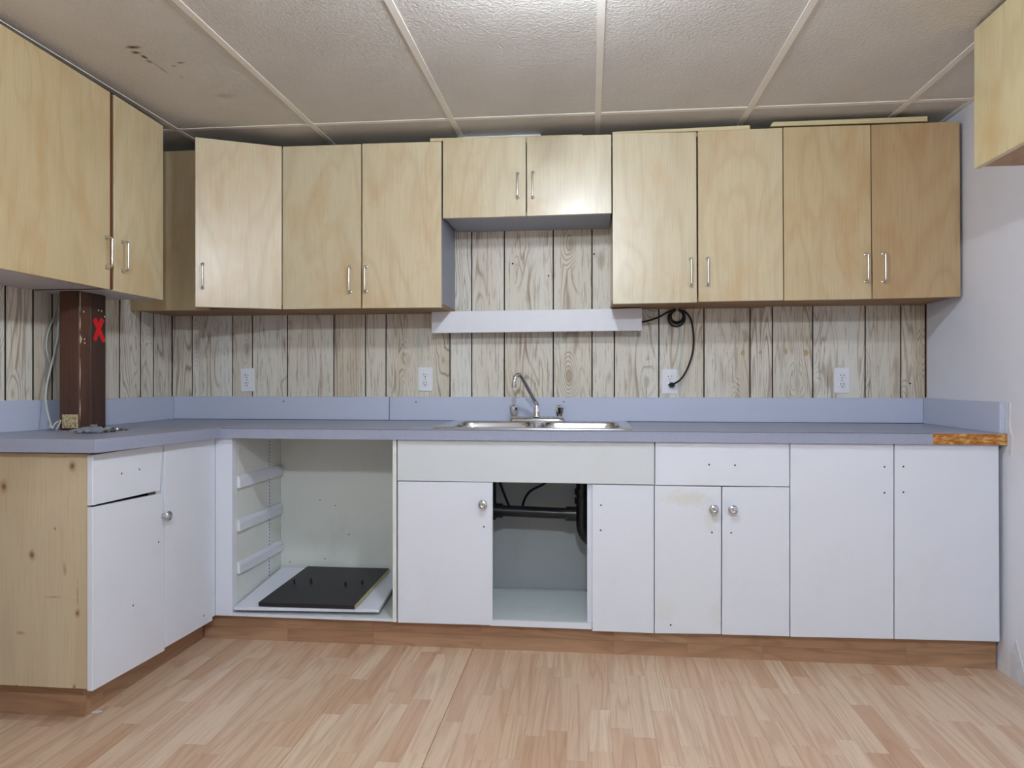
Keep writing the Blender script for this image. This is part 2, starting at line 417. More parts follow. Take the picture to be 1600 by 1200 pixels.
MB().box((XL, -.022, ZC - .001), (XR, 0, ZC + .002)).build('wall_angle', 'tbar', ce)

# ceiling lamps (outside the picture)
for li, ((lx, ly), pw, where) in enumerate(LAMPS):
    L = empty('ceiling_lamp', (lx, ly, ZC), 'bare globe bulb in a white ceiling holder ' + where, 'lamp', 'ceiling lamps')
    MB().lathe([(.065, 0), (.065, -.012), (.05, -.022), (.028, -.03), (.024, -.042)], (lx, ly, ZC - .0012), seg=24).build('lamp_holder', 'plastic_white', L, smooth=True)
    MB().lathe([(.02, -.0435), (.032, -.052), (.048, -.068), (.055, -.09), (.05, -.112), (.032, -.132), (.012, -.140), (.001, -.1405)], (lx, ly, ZC), seg=20).build('bulb', 'lamp_glow_%d' % li, L, smooth=True)

# ------------------------------------------------------------------ toe kicks
TK = .108
tk = empty('trim_1', (-.03, -.56, 0), 'brown laminate toe kick along the back base cabinets', 'toe kick', kind='structure')
x = -1.585; r2 = random.Random(3)
while x < XR - .01:
    e = min(x + r2.choice((.28, .36, .44, .52)), XR - .008)
    if XR - e < .1: e = XR - .008
    for z0, z1 in ((0, .052), (.0525, TK)):
        MB().box((x + .0002, -.575, z0 + .0002), (e - .0002, -.563, z1)).build('laminate_strip', 'toe_x', tk)
    x = e
tk2 = empty('trim_2', (-1.585, -.92, 0), 'brown laminate toe kick around the left base cabinet', 'toe kick', kind='structure')
y = -.576
while y > -1.27:
    e = max(y - r2.choice((.24, .32, .38)), -1.275)
    MB().box((-1.598, y - .0002, 0), (-1.586, e, TK - .001)).build('laminate_strip', 'toe_y', tk2); y = e
    if y <= -1.274: break
MB().box((XL + .002, -1.287, 0), (-1.586, -1.2755, TK - .001)).build('laminate_strip', 'toe_x', tk2)

# ------------------------------------------------------------------ hardware
def pull(x0, z0, z1, yface, par, n=(0, -1, 0), name='handle'):
    """wire pull standing off a face: two feet and a round bar"""
    n = Vector(n); p0 = Vector((x0[0], x0[1], z0)); p1 = Vector((x0[0], x0[1], z1)); o = .026
    pts = [p0, p0 + n * (o * .7), p0 + n * (o * .93) + Vector((0, 0, .004)), p0 + n * o + Vector((0, 0, .012)),
           p1 + n * o - Vector((0, 0, .012)), p1 + n * (o * .93) - Vector((0, 0, .004)), p1 + n * (o * .7), p1]
    m = MB().tube(bez(pts, 3), .0043, 10)
    for p in (p0, p1): m.lathe([(.0075, 0), (.0075, .002), (.005, .004)], p, n, 12)
    return m.build(name, 'pull', par, smooth=True)
def knob(p, par, n=(0, -1, 0)):
    m = MB().lathe([(.009, 0), (.007, .004), (.006, .012), (.012, .016), (.0175, .021), (.018, .025), (.015, .029), (.009, .0305), (.006, .029), (.001, .0295)], p, n, 18)
    return m.build('knob', 'rosette', par, smooth=True)
def hole(p, par, n=(0, -1, 0), r=.0034):
    return MB().lathe([(r, -.001), (r, .0004)], p, n, 8).build('screw_hole', 'slot', par)

# ------------------------------------------------------------------ wall cabinets
UF, UT = -.332, .018        # front plane of upper doors, thickness
def uquad(px): return [PY(x, y, UF) for x, y in px]
def door(pts, th, mat, par, name='door', col=None, bev=.0012, top=None):
    if top: pts[0].z = pts[1].z = top
    return MB().prism(pts, th).build(name, mat, par, bevel=bev, color=col)
def carcass(par, x0, x1, y0, y1, z0, z1, side='birch', bottom='birch_edge', front='-y', t=.016, grey=None):
    """five boards of an open box; front names the open side"""
    MB().box((x0, y0, z0), (x1, y1, z0 + t)).build('bottom_panel', bottom, par, bevel=.0006)
    MB().box((x0, y0, z1 - t), (x1, y1, z1)).build('top_panel', side, par, bevel=.0006)
    a, b = z0 + t + .0003, z1 - t - .0003
    if front == '-y':
        MB().box((x0, y0, a), (x0 + t, y1, b)).build('side_panel', grey or side, par)
        MB().box((x1 - t, y0, a), (x1, y1, b)).build('side_panel', grey or side, par)
        MB().box((x0 + t, y1 - .006, a), (x1 - t, y1, b)).build('back_panel', side, par)
    else:
        MB().box((x0, y0, a), (x1, y0 + t, b)).build('side_panel', side, par)
        MB().box((x0, y1 - t, a), (x1, y1, b)).build('side_panel', side, par)
        xb = (x0, x0 + .006) if front == '+x' else (x1 - .006, x1)
        MB().box((xb[0], y0 + t, a), (xb[1], y1 - t, b)).build('back_panel', side, par)

uppers = [
 ('pale birch plywood wall cabinet with two tall doors beside the hinged corner door', [
   ([(442, 229), (564, 225), (564, 481.5), (441.5, 483)], (548, 417, 456), (1, .98, .93)),
   ([(566, 224.5), (689.5, 221), (689.5, 480.5), (566, 481.5)], (572.5, 417, 455), (1.03, .98, .92))], 'birch_edge', 'grey_side'),
 ('short birch plywood wall cabinet with two low doors above the empty hood gap', [
   ([(692, 217), (821.5, 213.5), (821.5, 337.5), (692, 341)], (809, 272, 310), (1.02, 1.0, .97)),
   ([(823, 213.5), (955, 210), (955.5, 333), (823.5, 337.5)], (832.5, 270, 309), (1.02, 1.0, .98))], 'grey_side', 'grey_side'),
 ('birch plywood wall cabinet with two tall doors right of the hood gap', [
   ([(957, 208.5), (1088, 206), (1089, 472.5), (957.5, 475)], (1079, 405, 446), (1.0, .98, .95)),
   ([(1090.5, 205), (1222.5, 199.5), (1224, 469), (1091.5, 471.5)], (1105, 404, 445), (1.0, .95, .87))], 'birch_edge', None),
 ('darker honey birch wall cabinet with two tall doors against the right wall', [
   ([(1224, 199), (1360, 195), (1362, 467), (1225.5, 469.5)], (1353, 398, 440), (.93, .82, .68)),
   ([(1361.5, 195), (1499.5, 189.5), (1501, 463.5), (1363.5, 467)], (1380, 397, 440), (.81, .64, .48))], 'birch_edge', None)]
for label, doors, bot, grey in uppers:
    q0, q1 = uquad(doors[0][0]), uquad(doors[1][0])
    x0, x1 = q0[0].x + .001, min(q1[1].x - .001, XR - .004)
    z0, z1 = (q0[3].z + q1[2].z) / 2 + .004, (q0[0].z + q1[1].z) / 2 - .003
    c = empty('wall_cabinet', ((x0 + x1) / 2, -.16, z0), label, 'cabinet', 'upper kitchen cabinets')
    carcass(c, x0, x1, UF + UT + .002, -.0015, z0, z1, bottom=bot, grey=grey)
    for px, (hx, ha, hb), colr in doors:
        d = door(uquad(px), (0, UT, 0), 'birch', c, col=colr)
        a, b = PY(hx, hb, UF), PY(hx, ha, UF)
        pull((a.x, UF), a.z, b.z, UF, d)
# corner cabinet with its door standing ajar
hinge_t, hinge_b = PY(440.3, 229, UF), PY(440.3, 483, UF)
HX = hinge_t.x
z0, z1 = hinge_b.z + .004, hinge_t.z - .003
c = empty('wall_cabinet', (-1.7, -.16, z0), 'birch corner wall cabinet in the left corner, its glossy door standing ajar', 'cabinet', 'upper kitchen cabinets')
carcass(c, XL + .002, HX - .001, UF + UT + .002, -.0015, z0, z1, bottom='birch_edge')
MB().box((XL + .002, UF, z0 - .004), (-1.70, UF + UT, z1)).build('blind_panel', 'birch', c, color=(.85, .78, .68), bevel=.001)
s = 3.083
tl, bl = O + ray(305, 214) * s, O + ray(304.5, 479.5) * s
tl = Vector((tl.x, tl.y, tl.z)); bl = Vector((tl.x, tl.y, bl.z))
dirv = (hinge_t - tl); dirv.z = 0; nrm = Vector((dirv.y, -dirv.x, 0)).normalized()
d = door([tl, hinge_t, hinge_b, bl], -nrm * UT, 'birch', c, col=(1.05, 1.0, .95))
pl = (tl, nrm)
a, b = PP(316.5, 450, *pl), PP(316.5, 413, *pl)
pull((a.x, a.y), a.z, b.z, 0, d, nrm)

# left-wall cabinets (doors face right)
LX = XL + .322
def lq(px): return [PX(x, y, LX) for x, y in px]
for label, px, hd, yend, colr in (
  ('wide honey birch wall cabinet on the left wall, nearest the viewer', [(172, 144), (172, 452.5)], (165, 371, 417), -1.66, (.98, .90, .76)),
  ('narrow pale birch wall cabinet on the left wall between the wide one and the corner', [(258, 198.5), (252.5, 468.5)], (190.5, 378, 423), None, (.99, .95, .85))):
    if yend:
        yA = PX(172, 300, LX).y; yN = yend; zt = PX(172, 144, LX).z; zb = PX(172, 452.5, LX).z; ztn = zt + .012
    else:
        yA = PX(255, 300, LX).y; yN = PX(178.5, 300, LX).y; zt = PX(258, 198.5, LX).z; zb = PX(252.5, 468.5, LX).z; ztn = zt + .008
    c = empty('wall_cabinet', ((XL + LX) / 2, (yA + yN) / 2, zb), label, 'cabinet', 'upper kitchen cabinets')
    carcass(c, XL + .002, LX - UT - .002, yN + .001, yA - .001, zb + .004, zt - .004, bottom='underside_white', front='+x')
    q = [Vector((LX, yN, ztn)), Vector((LX, yA, zt)), Vector((LX, yA, zb)), Vector((LX, yN, zb + (.002 if yend else 0)))]
    d = door(q, (-UT, 0, 0), 'birch', c, col=colr)
    a, b = PX(hd[0], hd[2], LX), PX(hd[0], hd[1], LX)
    yy = (a.y + b.y) / 2
    pull((LX, yy), min(a.z, b.z), max(a.z, b.z), 0, d, (1, 0, 0))
yA, yN = PX(178, 300, LX).y, PX(172.6, 300, LX).y
f = MB().box((XL + .01, yN + .001, PX(172, 452, LX).z + .002), (LX - .004, yA - .001, PX(172, 144, LX).z - .004)).build('filler_strip', 'brown_gap')
tag(f, 'dark reddish-brown wood filler between the two left wall cabinets', 'filler')
# right-wall cabinet
RX = XR - .315
yf = PX(1522, 264, RX).y; zb = PX(1522, 264, RX).z
c = empty('wall_cabinet', ((RX + XR) / 2, yf - .4, zb), 'high birch plywood cabinet on the right wall, cut off by the picture edge', 'cabinet', 'upper kitchen cabinets')
carcass(c, RX + UT + .002, XR - .002, yf - .80, yf - .001, zb + .006, ZC - .012, bottom='raw_ply', front='-x')
for ya, yb in ((yf - .398, yf), (yf - .80, yf - .402)):
    door([Vector((RX, ya, zb)), Vector((RX, yb, zb)), Vector((RX, yb, ZC - .008)), Vector((RX, ya, ZC - .008))], (UT, 0, 0), 'birch', c, col=(1.03, 1.0, .84))

# boards lying on top of the cabinets
def lath(px, dep, label, mat='lath'):
    q = [PY(x, y, UF + .02) for x, y in px]
    return tag(MB().prism(q, (0, dep, 0)).build('lath_board', mat, bevel=.001), label, 'board', 'boards on top of the wall cabinets')
lath([(672, 216), (910, 210), (910, 214.5), (672, 221)], .05, 'thin pale lath lying on the cabinets above the hood gap')
lath([(957, 206), (1172, 195.5), (1172, 202.5), (957, 209)], .05, 'pale lath lying on the cabinet right of the hood gap')
lath([(1208, 190.5), (1449.5, 181.5), (1449.5, 189.5), (1203, 197.5)], .05, 'pale lath with slanted end lying on the cabinet by the right wall')
tag(MB().prism([PY(x, y, -.2) for x, y in ((714, 211.5), (845, 209.5), (845, 225), (714, 226))], (0, .012, 0)).build('white_slip', 'plastic_white'), 'thin white slip lying on top of the short cabinet', 'board')

# ------------------------------------------------------------------ valance box under the short cabinet, cord
VY = -.105
q = [PY(x, y, VY) for x, y in ((674.5, 487), (1003, 481.5), (1003, 516.5), (674.5, 520.5))]
vb = empty('valance_box', ((q[0].x + q[1].x) / 2, -.05, q[2].z), 'long white valance box on the wall below the hood gap', 'valance')
door(q, (0, .012, 0), 'valance_white', vb, 'front_board')
MB().prism([p + Vector((0, .0125, 0)) for p in (q[0], q[1], q[1] - Vector((0, 0, .012)), q[0] - Vector((0, 0, .012)))], (0, -VY - .014, 0)).build('top_board', 'valance_white', vb)
for e, sg in ((0, 1), (1, -1)):
    a, b = q[e], q[3 - e]
    MB().prism([Vector((a.x, VY + .0125, a.z - .0125)), Vector((a.x, -.0015, a.z - .0125)), Vector((b.x, -.0015, b.z + .001)), Vector((b.x, VY + .0125, b.z + .001))], (sg * .01, 0, 0)).build('end_board', 'valance_white', vb)
MB().tube([(q[0].x + .05, -.055, q[3].z + .02), (q[1].x - .05, -.055, q[2].z + .02)], .013, 12).build('lamp_tube', 'plastic_white', vb, smooth=True)

cd = empty('power_cord', PY(1048, 601, -.01), 'black power cord coiled on a nail and plugged into an outlet', 'cord')
pts = [PY(x, y, Y) for x, y, Y in ((1002, 503.5, -.06), (1017, 500, -.05), (1030, 495, -.03), (1041, 489, -.02), (1049, 485.5, -.018), (1060, 484.5, -.018), (1070, 487, -.018), (1078, 496, -.018), (1082, 510, -.016), (1084, 532, -.014), (1081, 556, -.016), (1072, 580, -.025), (1062, 594, -.035), (1052, 600, -.04))]
MB().tube(bez(pts, 5), .0042, 8).build('cable', 'rubber', cd, smooth=True)
cc = PY(1057, 497, -.012); m = MB()
for r, dx, dz in ((.038, 0, 0), (.031, .002, .006), (.028, .003, .008)):
    m.tube([cc + Vector((dx + r * math.cos(k * math.pi / 14), -.006 * math.sin(k) * .2, dz + r * math.sin(k * math.pi / 14))) for k in range(29)], .0042, 8, cap=False)
m.build('coil', 'rubber', cd, smooth=True)
p = PY(1048.5, 601.5, -.008)
MB().lathe([(.012, 0), (.013, .008), (.011, .02), (.007, .032)], p, (0.25, -1, 0), 12).build('plug', 'rubber', cd, smooth=True)
MB().lathe([(.003, 0), (.003, .02), (.006, .021), (.006, .023)], cc + Vector((.002, .012, .036)), (0, -1, 0), 8).build('nail', 'chrome', cd)

# ------------------------------------------------------------------ outlets
def outlet(px, py, label, rot=0, plugged=False):
    c = PY(px, py, 0); R = Matrix.Rotation(rot, 3, 'Y')
    e = empty('wall_outlet', c, label, 'outlet', 'duplex outlets on the back wall')
    MB().box(c + Vector((-.0345, -.006, -.057)), c + Vector((.0345, -.0002, .057)), R).build('cover_plate', 'plastic_white', e, bevel=.002, seg=2)
    for dz in (.0195, -.0195):
        cz = c + R @ Vector((0, 0, dz))
        rc = MB().lathe([(.0168, .006), (.0168, .0075), (.0158, .008)], cz, (0, -1, 0), 20).build('receptacle', 'plastic_white', e, smooth=True)
        for dx, h in ((-.0064, .008), (.0064, .0066)):
            q = cz + R @ Vector((dx, -.0082, .004)); MB().box(q - Vector((.0013, .0003, h / 2)), q + Vector((.0013, .0003, h / 2)), R).build('slot', 'slot', rc)
        q = cz + R @ Vector((0, -.008, -.0075)); MB().lathe([(.0026, 0), (.0026, .0005)], q, (0, -1, 0), 8).build('ground_slot', 'slot', rc)
    MB().lathe([(.003, .006), (.003, .0068), (.001, .0072)], c, (0, -1, 0), 8).build('plate_screw', 'pull', e)
outlet(387, 593.5, 'white duplex outlet nearest the left corner', math.radians(-1.5))
outlet(665, 592.5, 'white duplex outlet left of the kitchen tap')
outlet(1046.5, 596, 'white duplex outlet with the black cord plugged in')
outlet(1315, 594.5, 'white duplex outlet nearest the right wall')

# ------------------------------------------------------------------ countertop
CT, CB, CF = .872, .831, -.637
LF, LE = -1.478, -1.385         # left run: front edge X, end Y
SX0, SX1, SY0, SY1 = PY(676, 672, -.585).x, PY(988, 675, -.585).x, -.59, -.075   # sink outline
ct = empty('countertop', (0, -.3, CB), 'blue-grey laminate L-shaped countertop with backsplash', 'countertop')
h = .02
m = MB()
for a, b in (((XL + .002, -.0015), (SX0 + h, CF)), ((SX1 - h, -.0015), (XR - .002, CF)), ((SX0 + h, -.0015), (SX1 - h, SY1 - h)), ((SX0 + h, SY0 + h), (SX1 - h, CF))):
    m.box((a[0], a[1], CB), (b[0], b[1], CT))
m.build('back_slab', 'counter', ct)
rise = .014
m = MB().prism([Vector((XL + .002, CF, CT)), Vector((LF, CF, CT)), Vector((LF, LE, CT + rise)), Vector((XL + .002, LE, CT + rise))], (0, 0, CB - CT))
m.build('left_slab', 'counter', ct, bevel=.001)
part(MB().box((PY(1458, 690, CF).x, CF - .0015, CB + .001), (XR - .003, CF - .0001, CT - .001)).build('bare_edge', 'bare_edge', ct), 'bare brown chipboard edge where the laminate strip is missing')
MB().box((LF, CF - .0008, CT - .0022), (PY(1458, 690, CF).x, CF, CT - .0008)).build('edge_seam', 'seam', ct)
# splashes
ST = .985
sx = PY(608, 640, -.02).x
MB().box((XL + .021, -.02, CT), (sx - .0016, -.0008, ST)).build('backsplash', 'splash', ct, bevel=.0015)
MB().box((sx + .0016, -.02, CT), (XR - .021, -.0008, ST)).build('backsplash', 'splash', ct, bevel=.0015)
MB().box((XR - .02, -.622, CT), (XR - .0008, -.0008, ST)).build('end_splash', 'splash', ct, bevel=.0015)
m = MB().prism([Vector((XL + .001, -.0008, CT)), Vector((XL + .001, CF, CT)), Vector((XL + .001, LE + .01, CT + rise)), Vector((XL + .001, LE + .01, ST + rise)), Vector((XL + .001, CF, ST)), Vector((XL + .001, -.0008, ST))], (.019, 0, 0))
m.build('left_splash', 'splash', ct, bevel=.0015)
MB().box((XL + .021, -.0215, CT), (XR - .021, -.0195, CT + .0025)).build('caulk_line', 'seam', ct)
for px, py in ((443, 627), (650, 628), (881, 628)):
    hole(PY(px, py, -.0205), ct)

# ------------------------------------------------------------------ sink and tap
sk = empty('kitchen_sink', ((SX0 + SX1) / 2, -.33, CT), 'stainless steel double-bowl sink set in the counter', 'sink')
def rrect(x0, x1, y0, y1, r, z, n=5):
    out = []
    for cx, cy, a0 in ((x1 - r, y1 - r, 0), (x0 + r, y1 - r, 90), (x0 + r, y0 + r, 180), (x1 - r, y0 + r, 270)):
        for k in range(n + 1):
            a = math.radians(a0 + 90 * k / n); out.append(Vector((cx + r * math.cos(a), cy + r * math.sin(a), z)))
    return out
def loft(m, loops, closed_end=True):
    vl = [[m.bm.verts.new(p) for p in L] for L in loops]; n = len(vl[0])
    for a, b in zip(vl, vl[1:]):
        for i in range(n): m.bm.faces.new((a[i], a[(i + 1) % n], b[(i + 1) % n], b[i]))
    if closed_end: m.bm.faces.new(vl[-1])
ZR = CT + .006
bx = [(SX0 + .035, (SX0 + SX1) / 2 - .014), ((SX0 + SX1) / 2 + .014, SX1 - .035)]
by = (SY0 + .03, SY1 - .085)
# deck: outline with two holes
bm = bmesh.new(); loops = [rrect(SX0, SX1, SY0, SY1, .035, ZR)] + [rrect(a, b, by[0], by[1], .06, ZR) for a, b in bx]
edges = []
for L in loops:
    vs = [bm.verts.new(p) for p in L]
    edges += [bm.edges.new((vs[i], vs[(i + 1) % len(vs)])) for i in range(len(vs))]
bmesh.ops.triangle_fill(bm, use_beauty=True, use_dissolve=False, edges=edges)
m = MB(); m.bm.free(); m.bm = bm
loft(m, [rrect(SX0, SX1, SY0, SY1, .035, ZR), rrect(SX0 - .004, SX1 + .004, SY0 - .004, SY1 + .004, .039, ZR - .002), rrect(SX0 - .005, SX1 + .005, SY0 - .005, SY1 + .005, .04, CT + .0004)], False)
bmesh.ops.remove_doubles(m.bm, verts=m.bm.verts[:], dist=1e-5)
m.build('rim', 'steel', sk, smooth=True)
for a, b in bx:
    m = MB(); L = []
    for ins, dz, r in ((0, 0, .06), (.004, -.004, .058), (.008, -.02, .056), (.014, -.12, .055), (.022, -.145, .05), (.045, -.158, .04), (.10, -.162, .03)):
        L.append(rrect(a + ins, b - ins, by[0] + ins, by[1] - ins, r, ZR + dz))
    loft(m, L); bowl = m.build('bowl', 'steel', sk, smooth=True)
    MB().lathe([(.045, 0), (.04, .002), (.03, .0005)], ((a + b) / 2, (by[0] + by[1]) / 2, ZR - .1615), seg=20).build('drain', 'chrome', bowl, smooth=True)

TY = -.118
tp = empty('kitchen_tap', PY(838, 660, TY), 'chrome two-handle kitchen tap with angled swing spout', 'tap')
bx0, bx1 = PY(796, 660, TY).x, PY(883.5, 660, TY).x
m = MB(); loft(m, [rrect(bx0 + i, bx1 - i, TY - .028 + i, TY + .028 - i, .027 - i * .6, ZR + z) for i, z in ((0, .0005), (0, .008), (.004, .014), (.012, .018), (.024, .019))])
m.build('base_plate', 'chrome', tp, smooth=True)
sp0 = PY(838.5, 657, TY); zt0 = ZR + .019
bend = PY(839, 632, TY); top = PY(815, 589, TY - .13); hook = PY(811, 585.5, TY - .145); end = PY(803, 604.5, TY - .165)
MB().lathe([(.019, 0), (.019, .006), (.0165, .009), (.014, .03), (.0105, bend.z - zt0 - .004)], (sp0.x, TY, zt0), seg=20).build('spout_base', 'chrome', tp, smooth=True)
MB().tube(bez([(sp0.x, TY, bend.z - .008), bend, bend.lerp(top, .12), bend.lerp(top, .5), bend.lerp(top, .88), top, hook, PY(806, 588, TY - .157), PY(803.8, 595, TY - .164), end], 4), .0098, 12).build('spout', 'chrome', tp, smooth=True)
MB().lathe([(.011, 0), (.0115, .003), (.0115, .014)], end - Vector((0, 0, .003)), (0, 0, 1), 14).build('aerator', 'pull', tp, smooth=True)
for hx in (803, 874.5):
    p = PY(hx, 657, TY); p.z = zt0 - .004
    hb = MB().lathe([(.019, 0), (.019, .005), (.013, .008), (.011, .012)], p, seg=18).build('handle', 'chrome', tp, smooth=True)
    MB().lathe([(.013, .010), (.0155, .016), (.019, .034), (.0215, .048), (.0205, .055), (.014, .059), (.001, .060)], p, seg=9).build('faceted_knob', 'chrome', hb)

# ------------------------------------------------------------------ base cabinets, back run
BF, BT = -.619, .018
BT0 = .110                       # bottom of boxes
BBY = -.150                      # inner back panels
def bquad(px): return [PY(x, y, BF) for x, y in px]
def X_(px, Y=BF): return PY(px, 800, Y).x
def base_box(par, x0, x1, mat='interior', left=True, right=True, floor=True):
    yf, t = BF + BT + .001, .016; top = CB - .001
    if left: MB().box((x0, yf, BT0), (x0 + t, -.003, top)).build('side_panel', mat, par)
    if right: MB().box((x1 - t, yf, BT0), (x1, -.003, top)).build('side_panel', mat, par)
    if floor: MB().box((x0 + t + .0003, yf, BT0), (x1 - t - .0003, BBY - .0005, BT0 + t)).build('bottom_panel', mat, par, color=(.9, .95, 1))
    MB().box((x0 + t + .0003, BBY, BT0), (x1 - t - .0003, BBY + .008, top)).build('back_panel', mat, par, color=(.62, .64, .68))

# open cabinet without front
x0, x1 = -1.514, X_(619.5)
oc = empty('base_cabinet', ((x0 + x1) / 2, -.35, BT0), 'open white base cabinet without a front, drawer rails on its side', 'cabinet', 'base cabinets')
xs = X_(362)                     # inner face of left side
yf = BF + BT + .001
MB().box((xs - .016, yf + .02, BT0), (xs, -.003, CB - .001)).build('side_panel', 'interior', oc)
MB().box((x1 - .016, BF + .002, BT0 - .002), (x1 - .001, -.003, CB - .001)).build('side_panel', 'interior', oc)
MB().box((x0, BF + .004, BT0 - .002), (xs, yf + .0195, CB - .001)).build('corner_stile', 'white', oc, bevel=.001)
yI_ = PX(333, 900, -1.512).y
MB().box((-1.528, yI_ + .0015, BT0 - .002), (-1.5145, BF + .0035, CB - .001)).build('corner_filler', 'white', oc)
MB().box((xs + .0005, BBY, BT0), (x1 - .0165, BBY + .008, CB - .001)).build('back_panel', 'interior', oc, color=(.95, .96, .93))
MB().box((xs + .0005, BF + .006, BT0 - .002), (x1 - .0165, BF + .022, BT0 + .008)).build('bottom_rail', 'white', oc)
MB().box((xs + .0005, BF + .024, BT0), (x1 - .0165, BBY - .0005, BT0 + .007)).build('bottom_panel', 'interior', oc)
for z in (PX(434, 734.5, xs).z, PX(434, 794.5, xs).z, PX(434, 853, xs).z):
    MB().prism([Vector((xs + .0003, BF + .045, z - .026)), Vector((xs + .013, BF + .045, z - .026)), Vector((xs + .013, BF + .045, z + .008)), Vector((xs + .006, BF + .045, z + .024)), Vector((xs + .0003, BF + .045, z + .024))], (0, BBY - BF - .05, 0)).build('drawer_rail', 'white', oc, bevel=.001)
ysd = PX(420, 800, xs).y
sd = MB().box((xs + .0002, ysd - .008, .14), (xs + .002, ysd + .008, CB - .003)).build('shelf_standard', 'white', oc)
m = MB()
for k in range(44): m.box((xs + .0019, ysd - .003, .15 + k * .0155), (xs + .0024, ysd + .003, .156 + k * .0155))
sl = m.build('slot_row', 'slot', sd); sl['kind'] = 'stuff'
for px, py in ((500, 781), (524, 790), (545, 835), (508, 873), (453, 878)): hole(PY(px, py, BBY - .0005), oc, r=.0028)

# loose white panel and black board inside
pn = Vector((0, -.115, 1)).normalized()
p0 = PY(355, 948, BF + .012)
pp = (p0, pn)
fl_, fr_ = PP(356, 948.5, *pp), PP(592, 952.5, *pp)
dirr = PP(613, 918, *pp) - fr_; br_ = fr_ + dirr * ((BBY - .02 - fr_.y) / dirr.y)
br_.x = min(br_.x, x1 - .02); fl_.x = xs + .004
bl_ = Vector((xs + .016, BBY - .02, 0)); 
for q in (fl_, bl_, br_): q.z = p0.z + .115 * (q.y - p0.y)
tag(MB().prism([fl_, fr_, br_, bl_], (0, 0, -.012)).build('loose_shelf', 'white', bevel=.001), 'loose white shelf board lying tilted on the bottom of the open cabinet', 'shelf')
pb = (p0 + pn * .019, pn)
q = [PP(x, y, *pb) for x, y in ((403.5, 941), (554, 946), (608, 888), (480.5, 884.5))]
bb = empty('black_board', sum(q, Vector()) / 4, 'flat black board with four pegs lying in the open cabinet', 'board')
MB().prism(q, -pn * .017).build('panel', 'board_black', bb, bevel=.0012)
e0, e1 = q[1], q[2]; dn = (e1 - e0).cross(pn).normalized()
if dn.x < 0: dn = -dn
MB().prism([e0 - pn * .001, e1 - pn * .001, e1 - pn * .0165, e0 - pn * .0165], dn * .0012).build('raw_edge', 'board_edge', bb)
for px, py in ((460, 912), (486, 910), (540, 915.5), (566, 913)):
    MB().lathe([(.004, 0), (.004, .016), (.003, .018)], PP(px, py, *pb), pn, 10).build('peg', 'rubber', bb)

# sink cabinet
x0, x1 = X_(620.5), X_(1022.5)
sc = empty('base_cabinet', ((x0 + x1) / 2, -.35, BT0), 'white sink cabinet with one door missing and black pipes inside', 'cabinet', 'base cabinets')
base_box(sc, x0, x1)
xm = X_(917.5)
MB().box((xm, BF + BT + .001, BT0 + .02), (X_(932), BF + BT + .03, .70)).build('stile', 'white', sc)
MB().box((X_(769) - .01, BF + .004, BT0 - .003), (X_(924.5), BF + BT, BT0 + .020)).build('bottom_rail', 'white', sc)
part(door(bquad([(621, 693.5), (1022, 697), (1022, 757.5), (621, 751)]), (0, BT, 0), 'cream', sc, 'false_front', top=CB - .0015), 'slightly grey blank drawer front')
d = door(bquad([(621.5, 752.5), (769.5, 754), (769.5, 977), (621.5, 973)]), (0, BT, 0), 'white', sc)
knob(PY(755.5, 787, BF), d); hole(PY(756, 823, BF), d)
d = door(bquad([(925.5, 757.5), (1021.5, 759), (1021.5, 989.5), (925.5, 986)]), (0, BT, 0), 'white', sc)
hole(PY(939, 789.5, BF), d); hole(PY(938.5, 828.5, BF), d)

# plumbing below the sink
dp = empty('drain_pipe', (0, -.33, .45), 'black plastic drain pipes and trap below the sink', 'pipe')
PYY = -.34
a, b = PY(772, 797.5, PYY), PY(897, 803, PYY)
MB().tube([a, b], .024, 16).build('cross_pipe', 'abs_black', dp, smooth=True)
MB().tube([a - Vector((.012, 0, 0)), a.lerp(b, .11)], .031, 16).build('coupling', 'abs_black', dp, smooth=True)
MB().tube([a.lerp(b, .9), b + Vector((.01, 0, 0))], .031, 16).build('coupling', 'abs_black', dp, smooth=True)
v0 = PY(766, 800, PYY)
MB().tube([(v0.x, PYY, v0.z - .03), (v0.x, PYY, CT - .175)], .026, 16).build('left_tailpiece', 'abs_black', dp, smooth=True)
vx = PY(910.5, 800, PYY).x; zb = PY(900, 820, PYY).z
MB().tube([(vx, PYY, CT - .175), (vx, PYY, zb)], .028, 16).build('right_tailpiece', 'abs_black', dp, smooth=True)
for py in (768, 782):
    z = PY(910, py, PYY).z; MB().tube([(vx, PYY, z - .012), (vx, PYY, z + .012)], .035, 16).build('slip_nut', 'abs_black', dp, smooth=True)
r = .075
MB().tube([(vx, PYY, zb + .01)] + [(vx + r - r * math.cos(math.radians(k)), PYY, zb - r * math.sin(math.radians(k))) for k in range(0, 181, 12)] + [(vx + 2 * r, PYY, zb + .06)], .028, 16).build('trap_bend', 'abs_black', dp, smooth=True)
for pts, lab in (([(775, 735), (784, 762), (793, 785), (800, 800)], 'dark supply hose running steeply beside the left tailpiece'), ([(880, 735), (850, 756), (828, 768), (818, 785), (816, 802)], 'dark supply hose bending left behind the cross pipe')):
    tag(MB().tube(bez([PY(x, y, -.22) for x, y in pts], 5), .0055, 8).build('supply_hose', 'rubber', smooth=True), lab, 'hose', 'supply hoses')

